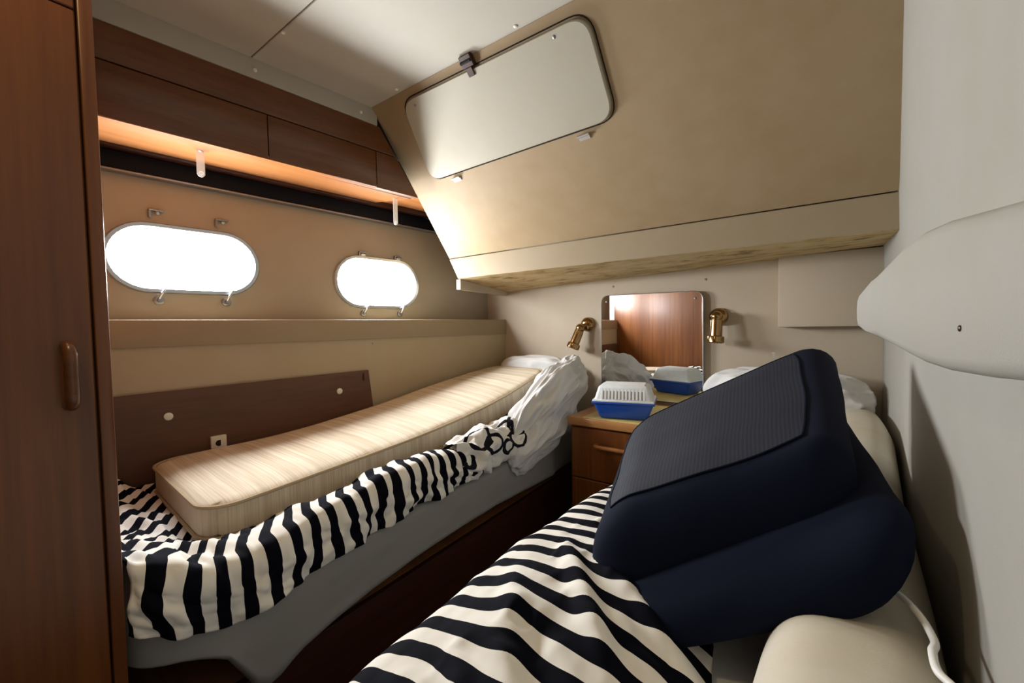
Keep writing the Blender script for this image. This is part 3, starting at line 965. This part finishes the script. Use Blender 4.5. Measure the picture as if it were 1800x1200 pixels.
mt = tag(box('table_mat', -0.80, -0.44, NY0+0.002, 2.02, 0.7502, 0.7525, M['mat']), 'yellow mat under the blue carrier on the bedside cabinet', 'mat')

pc = thing('carrier_box', 'small plastic carrier with blue tub and milky slotted lid', 'carrier', (-0.650, 1.705, 0.753))


def frustum(name, c, s0, s1, z0, z1, mat, parent, bev):
    (cx_, cy_), (a0, b0), (a1, b1) = c, s0, s1
    q = [(cx_+sx*a/2, cy_+sy*b/2, z) for z, a, b in ((z0, a0, b0), (z1, a1, b1)) for sx, sy in ((-1, -1), (1, -1), (1, 1), (-1, 1))]
    return hexa(name, q, mat, parent, bev, 3)


cc = (-0.650, 1.705)
frustum('tub', cc, (0.190, 0.130), (0.245, 0.168), 0.753, 0.824, M['blue'], pc, 0.012)
frustum('rim', cc, (0.252, 0.176), (0.252, 0.176), 0.818, 0.827, M['blue'], pc, 0.003)
ld_ = frustum('lid', cc, (0.238, 0.164), (0.200, 0.122), 0.827, 0.893, M['lid'], pc, 0.012)
frustum('lid_rim', cc, (0.248, 0.173), (0.244, 0.170), 0.8275, 0.836, M['lid'], ld_, 0.002)
frustum('lid_top', cc, (0.184, 0.108), (0.170, 0.095), 0.890, 0.897, M['lid'], ld_, 0.003)
for i in range(13):
    x = cc[0] - 0.084 + 0.168*i/12
    for sgn in (-1,):
        yb, yt = cc[1]+sgn*0.0815, cc[1]+sgn*0.0645
        hexa('slat', [(x-0.0045, yb, 0.838), (x+0.0045, yb, 0.838), (x+0.0045, yb-sgn*0.01, 0.838), (x-0.0045, yb-sgn*0.01, 0.838),
                      (x*1-0.004, yt, 0.882), (x+0.004, yt, 0.882), (x+0.004, yt-sgn*0.01, 0.882), (x-0.004, yt-sgn*0.01, 0.882)], M['lid'], ld_, 0.001, 1)
for i in range(12):
    x = cc[0] - 0.077 + 0.154*i/11
    yb, yt = cc[1]-0.0806, cc[1]-0.0635
    hexa('slot', [(x-0.0028, yb, 0.841), (x+0.0028, yb, 0.841), (x+0.0028, yb+0.01, 0.841), (x-0.0028, yb+0.01, 0.841),
                  (x-0.0026, yt-0.0008, 0.880), (x+0.0026, yt-0.0008, 0.880), (x+0.0026, yt+0.01, 0.880), (x-0.0026, yt+0.01, 0.880)], M['steel'], ld_)

pc.rotation_euler = (0, 0, math.radians(14))

# ------------------------------------------------------------------ mirror and reading lamps
mr = thing('wall_mirror', 'frameless mirror with rounded corners screwed to the end wall', 'mirror', (-0.67, 2.095, 0.83))
mc = [Vector((-0.924, 2.090, 1.302)), Vector((-0.414, 2.072, 1.297)), Vector((-0.414, 2.072, 0.765)), Vector((-0.926, 2.090, 0.765))]     # packed out a little on one side
mo = rounded_quad(mc, 0.045)
bm = bmesh.new()
A = [bm.verts.new(p_) for p_ in mo]; B = [bm.verts.new(p_ + Vector((0, 0.006, 0))) for p_ in mo]
bm.faces.new(A); bm.faces.new(B[::-1])
for i in range(len(A)): bm.faces.new((A[i], A[(i+1) % len(A)], B[(i+1) % len(A)], B[i]))
from_bm('glass', bm, M['mirror'], mr)
tube('edge', [p_ + Vector((0, 0.001, 0)) for p_ in mo], 0.0022, M['alu'], mr, 6, True)
for (x, z) in [(-0.893, 1.268), (-0.447, 1.263), (-0.893, 0.80), (-0.447, 0.80)]:
    cap('screw', (x, 2.090-0.018*(x+0.924)/0.51, z), (0, -1, 0), 0.006, M['steel'], mr)


def lamp(label, base, headdir, elbow):
    l = thing('reading_lamp', label, 'lamp', base, 'brass reading lamps on the end wall')
    b = Vector(base)
    lathe('wall_plate', b, (0, -1, 0), [(0, 0.038), (0.008, 0.040), (0.016, 0.039), (0.026, 0.032), (0.034, 0.018)], M['brass'], l, 24)
    e = b + Vector(elbow)
    tube('arm', spline([b + Vector((0, -0.028, 0)), b + Vector(elbow)*0.5 + Vector((0, -0.026, 0.0)), e], 5), 0.012, M['brass'], l, 12)
    lathe('ball', e - Vector((0, 0, 0)) + Vector((0, 0, 0.0)) - Vector(headdir).normalized()*0.026, headdir, [(0.001, 0.004), (0.006, 0.016), (0.014, 0.023), (0.026, 0.026), (0.038, 0.023), (0.046, 0.018)], M['brass'], l, 20)
    h = lathe('head', e + Vector(headdir).normalized()*0.012, headdir, [(0, 0.014), (0.004, 0.025), (0.075, 0.026), (0.078, 0.034), (0.082, 0.035), (0.104, 0.035), (0.106, 0.032), (0.100, 0.030)], M['brass'], l, 24)
    lathe('lens', e + Vector(headdir).normalized()*0.112, headdir, [(0, 0.028), (0.002, 0.028)], M['lid'], h, 20)
    return l


lamp('brass reading lamp tilted aside, on the pillow side of the mirror', (-1.005, 2.10, 1.150), (-0.28, -0.25, -0.9), (-0.022, -0.055, -0.020))
lamp('brass reading lamp pointing straight down, between the mirror and the boxed corner', (-0.350, 2.10, 1.175), (-0.02, -0.12, -1), (0.0, -0.062, 0.0))

# ------------------------------------------------------------------ right bunk
rb_ = thing('bunk', 'teak bunk base under the striped quilt and the navy cushions', 'bunk', (-0.15, 1.0, 0))
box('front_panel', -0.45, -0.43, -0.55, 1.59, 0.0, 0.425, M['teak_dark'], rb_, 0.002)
hexa('bunk_top', [(-0.431, -0.55, 0.40), (RX(-0.55)-0.004, -0.55, 0.40), (RX(2.09)-0.004, 2.09, 0.40), (-0.431, 2.09, 0.40),
                  (-0.431, -0.55, 0.424), (RX(-0.55)-0.004, -0.55, 0.424), (RX(2.09)-0.004, 2.09, 0.424), (-0.431, 2.09, 0.424)], M['teak_x'], rb_)
V, F = rounded_cube(20)
P = round_box_points(V, (0.5, 2.6, 0.24), 0.05); un = P/np.array((0.5, 2.6, 0.24))+0.5
Yv = -0.52 + un[:, 1]*2.60
xr = np.array([RX(y) for y in Yv])-0.006
Pm = np.stack([-0.425 + un[:, 0]*(xr+0.425), Yv, 0.428 + un[:, 2]*0.290], 1)
rm = pydata('bunk_mattress', Pm, F, M['white_cloth'], None, smooth=True)
tag(rm, 'mattress in a white sheet beneath the cream wall pad and navy cushions', 'mattress')

# striped quilt on the right bunk
nu, nv = 260, 150
yy = np.linspace(-0.35, 1.585, nu)[:, None]*np.ones((1, nv)); v = np.linspace(0, 1, nv)[None, :]*np.ones((nu, 1))
fr = 0.24
edge = -0.455 + 0.012*noise(yy*5, 0*yy, 0, 71) 
inner = interp(yy, [-0.35, 0.3, 0.47, 0.6, 1.62], [-0.02, -0.04, -0.085, -0.12, -0.05])
q = np.clip((v-fr)/(1-fr), 0, 1); h = np.clip((fr-v)/fr, 0, 1)
shx = np.clip(q/0.16, 0, 1)
Xq = np.where(v >= fr, edge + (inner-edge)*q, edge - 0.012*np.sin(h*2.5))
zt = interp(yy, [-0.35, 0.25, 0.5, 0.75, 1.0, 1.25, 1.62], [0.740, 0.742, 0.752, 0.745, 0.728, 0.715, 0.71])
dome = 0.036*np.sin(np.clip(q*1.15, 0, 1)*math.pi)**0.8
Zq = np.where(v >= fr, zt - 0.035*(1-np.sin(shx*math.pi/2)) + dome*0.8, zt - 0.035 - h*0.22)
Zq = np.where(q > 0.80, Zq - (Zq-0.722)*((q-0.80)/0.20)**2, Zq)
Pq = np.stack([Xq, yy, Zq], 2)
# long folds fanning from the cushion corner towards the viewer
xd = (Xq*0.66 + yy*0.75)          # across the folds
xl_ = (Xq*0.75 - yy*0.66)         # along the folds
fold = 0.014*ridge(xd*8.5, xl_*2.4, 0, 81) + 0.009*ridge(xd*19+2, xl_*5, 0, 82) + 0.003*ridge(Xq*32, yy*36, 0, 83)
infl = np.clip((q-0.10)/0.3, 0.25, 1)
N = normals_of(Pq); N *= np.where(N[:, :, 2:3]-0.3*N[:, :, :1] < 0, -1, 1)
Pq += N*(fold*np.where(v >= fr, infl, 0.25))[:, :, None]
# one tall pinched crease
for (ax_, ay_, bx, by, am, wd_) in [(-0.335, 0.60, -0.17, 0.40, 0.020, 0.016), (-0.365, 0.50, -0.23, 0.30, 0.012, 0.020), (-0.26, 0.58, -0.10, 0.47, 0.014, 0.014)]:
    dx, dy = bx-ax_, by-ay_; L = math.hypot(dx, dy)
    s1 = ((Pq[:, :, 0]-ax_)*dx + (Pq[:, :, 1]-ay_)*dy)/L; s2 = ((Pq[:, :, 0]-ax_)*-dy + (Pq[:, :, 1]-ay_)*dx)/L
    Pq[:, :, 2] += am*np.exp(-(s2/wd_)**2)*np.clip(s1/0.05+0.3, 0, 1)*np.clip((L-s1)/0.08+0.3, 0, 1)*(v >= fr)
s_ = yy + 0.008*noise(Xq*8, yy*7, 0, 91) + 0.7*fold*(v >= fr)
UV = np.stack([s_, v*0.8], 2).reshape(-1, 2)
rq = solid(pydata('striped_quilt', Pq.reshape(-1, 3), grid_faces(nu, nv), M['stripe_right'], None, smooth=True, uv=UV), 0.006, 0)
tag(rq, 'black and white striped quilt spread on the bunk in front of the navy cushions', 'quilt')

# cream pad standing along the right wall
nu, nv = 70, 40
u = np.linspace(0, 1, nu)[:, None]*np.ones((1, nv)); th_ = np.linspace(-0.25, math.pi+0.25, nv)[None, :]*np.ones((nu, 1))
Yc = 2.00 - 2.40*u
endr = np.sqrt(np.clip(1-np.clip((0.035-u)/0.035, 0, 1)**2, 0, 1))
xr = np.vectorize(RX)(Yc)-0.007; wid = 0.168
xc_ = xr - wid/2
topz = 0.842 + 0.008*noise(Yc*3, 0, 0, 95) - 0.014*np.exp(-((Yc-0.60)/0.07)**2)
hgt = 0.128
sq = lambda a, p: np.sign(a)*np.abs(a)**p
Xp = xc_ + wid/2*sq(np.cos(th_), 0.62)*(0.35+0.65*endr)
Zp = topz - hgt + hgt*np.where(np.sin(th_) > 0, sq(np.abs(np.sin(th_)), 0.75), np.sin(th_)*0.2)*(0.55+0.45*endr)
Pq = np.stack([Xp, Yc + 0*Xp, Zp], 2)
pad = pydata('cream_pad', Pq.reshape(-1, 3), grid_faces(nu, nv) + [tuple(range(nv))], M['cream_pad'], None, smooth=True)
tag(pad, 'long cream vinyl pad with rounded top lying along the pale wall', 'pad')

cbp = spline([(0.020, 0.640, 0.842), (0.049, 0.605, 0.850), (0.072, 0.602, 0.853), (0.088, 0.572, 0.851), (0.094, 0.535, 0.848), (0.089, 0.512, 0.850), (0.088, 0.486, 0.850), (0.096, 0.47, 0.849), (0.104, 0.435, 0.846), (0.10, 0.30, 0.846), (0.085, 0.1, 0.846)], 8)
tag(tube('white_cable', cbp, 0.0034, M['cord'], None, 8), 'thin white cable trailing over the cream pad', 'cable')

pillow('bunched_pillow', 'white pillow behind the navy cushions against the end wall', ((1, 0, 0), (0, 1, 0), (0, 0, 1)), (-0.10, 1.945, 0.845), (0.275, 0.115, 0.118), 101, M['white_cloth'], 0.026, 48)


# ------------------------------------------------------------------ navy cushions
def tri(C, un):
    C = np.array(C, float)          # order: NLb NRb FRb FLb NLt NRt FRt FLt
    x, y, z = un[:, 0:1], un[:, 1:2], un[:, 2:3]
    b = C[0]*(1-x)*(1-y) + C[1]*x*(1-y) + C[2]*x*y + C[3]*(1-x)*y
    t_ = C[4]*(1-x)*(1-y) + C[5]*x*(1-y) + C[6]*x*y + C[7]*(1-x)*y
    return b*(1-z)+t_*z


def rr_loop(hx, hy, r, n=9, m=9):
    """rounded rectangle outline, fixed number of points"""
    pts = []
    for (sx, sy, t0) in ((1, 1, 0), (-1, 1, math.pi/2), (-1, -1, math.pi), (1, -1, 1.5*math.pi)):
        for k in range(n):
            t_ = t0 + k/(n-1)*math.pi/2
            pts.append((sx*(hx-r) + r*math.cos(t_), sy*(hy-r) + r*math.sin(t_)))
    out = []
    for i in range(4):
        seg = pts[i*n:(i+1)*n]; nxt = pts[((i+1) % 4)*n]
        out += seg + [(seg[-1][0]+(nxt[0]-seg[-1][0])*k/m, seg[-1][1]+(nxt[1]-seg[-1][1])*k/m) for k in range(1, m)]
    return np.array(out)


def rr_dist(x, y, hx, hy, r):
    """distance inside the rounded rectangle"""
    qx, qy = np.abs(x)-(hx-r), np.abs(y)-(hy-r)
    return r - (np.hypot(np.maximum(qx, 0), np.maximum(qy, 0)) + np.minimum(np.maximum(qx, qy), 0))


def cushion(root, C, dims, er, puff, part='cover', seed=0, plan_r=0.06, mesh=None):
    """box cushion built from insets of a rounded outline; er: edge radius, puff: crown height"""
    hx, hy, th0 = dims[0]/2, dims[1]/2, dims[2]
    dmax = min(hx, hy)

    def top_h(d):
        d = np.clip(d, 0, dmax); e = np.clip(er-d, 0, er)
        return th0/2 - (er - np.sqrt(np.maximum(er*er-e*e, 0))) + puff*(1-np.exp(-d/0.07))

    def place(x, y, z):
        un = np.stack([x/dims[0]+0.5, y/dims[1]+0.5, z/th0+0.5], 1)
        Q = tri(C, un)
        return Q + 0.0022*np.stack([noise(un[:, 0]*5, un[:, 1]*5, un[:, 2]*3, seed+k_) for k_ in range(3)], 1)
    ds = list(er*(1-np.cos(np.linspace(0, math.pi/2, 8)))) + list(np.linspace(er, dmax*0.97, 9)[1:])
    V = []; nr_ = 0
    side = [(d, -1) for d in reversed(ds)] + [(d, 1) for d in ds]
    for d, sg in side:
        L = rr_loop(hx-d, hy-d, max(plan_r-d, 0.004))
        z = sg*top_h(np.full(len(L), d))
        V.append(place(L[:, 0], L[:, 1], z)); nl = len(L); nr_ += 1
    F = [(i*nl+j, i*nl+(j+1) % nl, (i+1)*nl+(j+1) % nl, (i+1)*nl+j) for i in range(nr_-1) for j in range(nl)]
    F += [tuple(range(nl))[::-1], tuple((nr_-1)*nl+j for j in range(nl))]
    o = pydata(part, np.concatenate(V), F, M['navy'], root, smooth=True)
    if mesh:
        x0, x1, y0, y1 = mesh; n1 = 40
        gx = np.linspace(x0, x1, n1)[:, None]*np.ones((1, n1)); gy = np.linspace(y0, y1, n1)[None, :]*np.ones((n1, 1))
        hx2, hy2 = (x1-x0)/2, (y1-y0)/2           # pull the corners in to a rounded patch
        u_, v_ = (gx-(x0+x1)/2)/hx2, (gy-(y0+y1)/2)/hy2
        k_ = 0.06
        gx2 = (x0+x1)/2 + hx2*u_*(1-k_*v_**4*u_**2); gy2 = (y0+y1)/2 + hy2*v_*(1-k_*u_**4*v_**2)
        px, py = (gx2-0.5).ravel()*dims[0], (gy2-0.5).ravel()*dims[1]
        d = rr_dist(px, py, hx, hy, plan_r)
        Q = place(px, py, top_h(np.maximum(d, er*0.05)) + 0.0016)
        pydata('mesh_panel', Q, grid_faces(n1, n1), M['mesh'], root, smooth=True, uv=np.stack([px, py], 1))
        rim = [i*n1 for i in range(n1)] + [(n1-1)*n1+j for j in range(1, n1)] + [i*n1+n1-1 for i in range(n1-2, -1, -1)] + list(range(n1-2, 0, -1))
        tube('seam', [tuple(Q[i]) for i in rim], 0.0016, M['navy'], root, 6, True)
    return o


CB = [(-0.215, 0.475, 0.700), (0.095, 0.540, 0.862), (0.055, 1.17, 0.880), (-0.25, 1.00, 0.715),
      (-0.235, 0.505, 0.765), (0.100, 0.600, 0.955), (0.055, 1.20, 0.968), (-0.30, 1.00, 0.785)]
cb = thing('navy_cushion', 'plain dark navy cushion lying under the mesh-topped one against the cream pad', 'cushion', (-0.06, 0.8, 0.75), 'navy cushions on the bunk')
cushion(cb, CB, (0.33, 0.60, 0.10), 0.046, 0.006, seed=111)
CA = [(-0.272, 0.530, 0.722), (0.050, 0.615, 0.848), (0.050, 1.20, 0.965), (-0.375, 1.01, 0.765),
      (-0.262, 0.555, 0.858), (0.050, 0.670, 0.996), (0.035, 1.22, 1.120), (-0.385, 1.01, 0.892)]
ca = thing('navy_cushion', 'big navy cushion with a dark mesh top, propped on the plain one', 'cushion', (-0.14, 0.85, 0.86), 'navy cushions on the bunk')
cushion(ca, CA, (0.33, 0.58, 0.12), 0.050, 0.008, seed=121, mesh=(0.035, 0.84, 0.075, 0.91))
pt = tri(CA, np.array([[0.74, 0.985, 1.0]]))[0]
hexa('care_tag', [(pt[0]-0.003, pt[1]-0.012, pt[2]-0.004), (pt[0]+0.003, pt[1]-0.012, pt[2]-0.004), (pt[0]+0.003, pt[1]-0.009, pt[2]-0.004), (pt[0]-0.003, pt[1]-0.009, pt[2]-0.004),
                  (pt[0]-0.005, pt[1]-0.012, pt[2]+0.018), (pt[0]+0.001, pt[1]-0.012, pt[2]+0.018), (pt[0]+0.001, pt[1]-0.009, pt[2]+0.018), (pt[0]-0.005, pt[1]-0.009, pt[2]+0.018)], M['white_plastic'], ca)
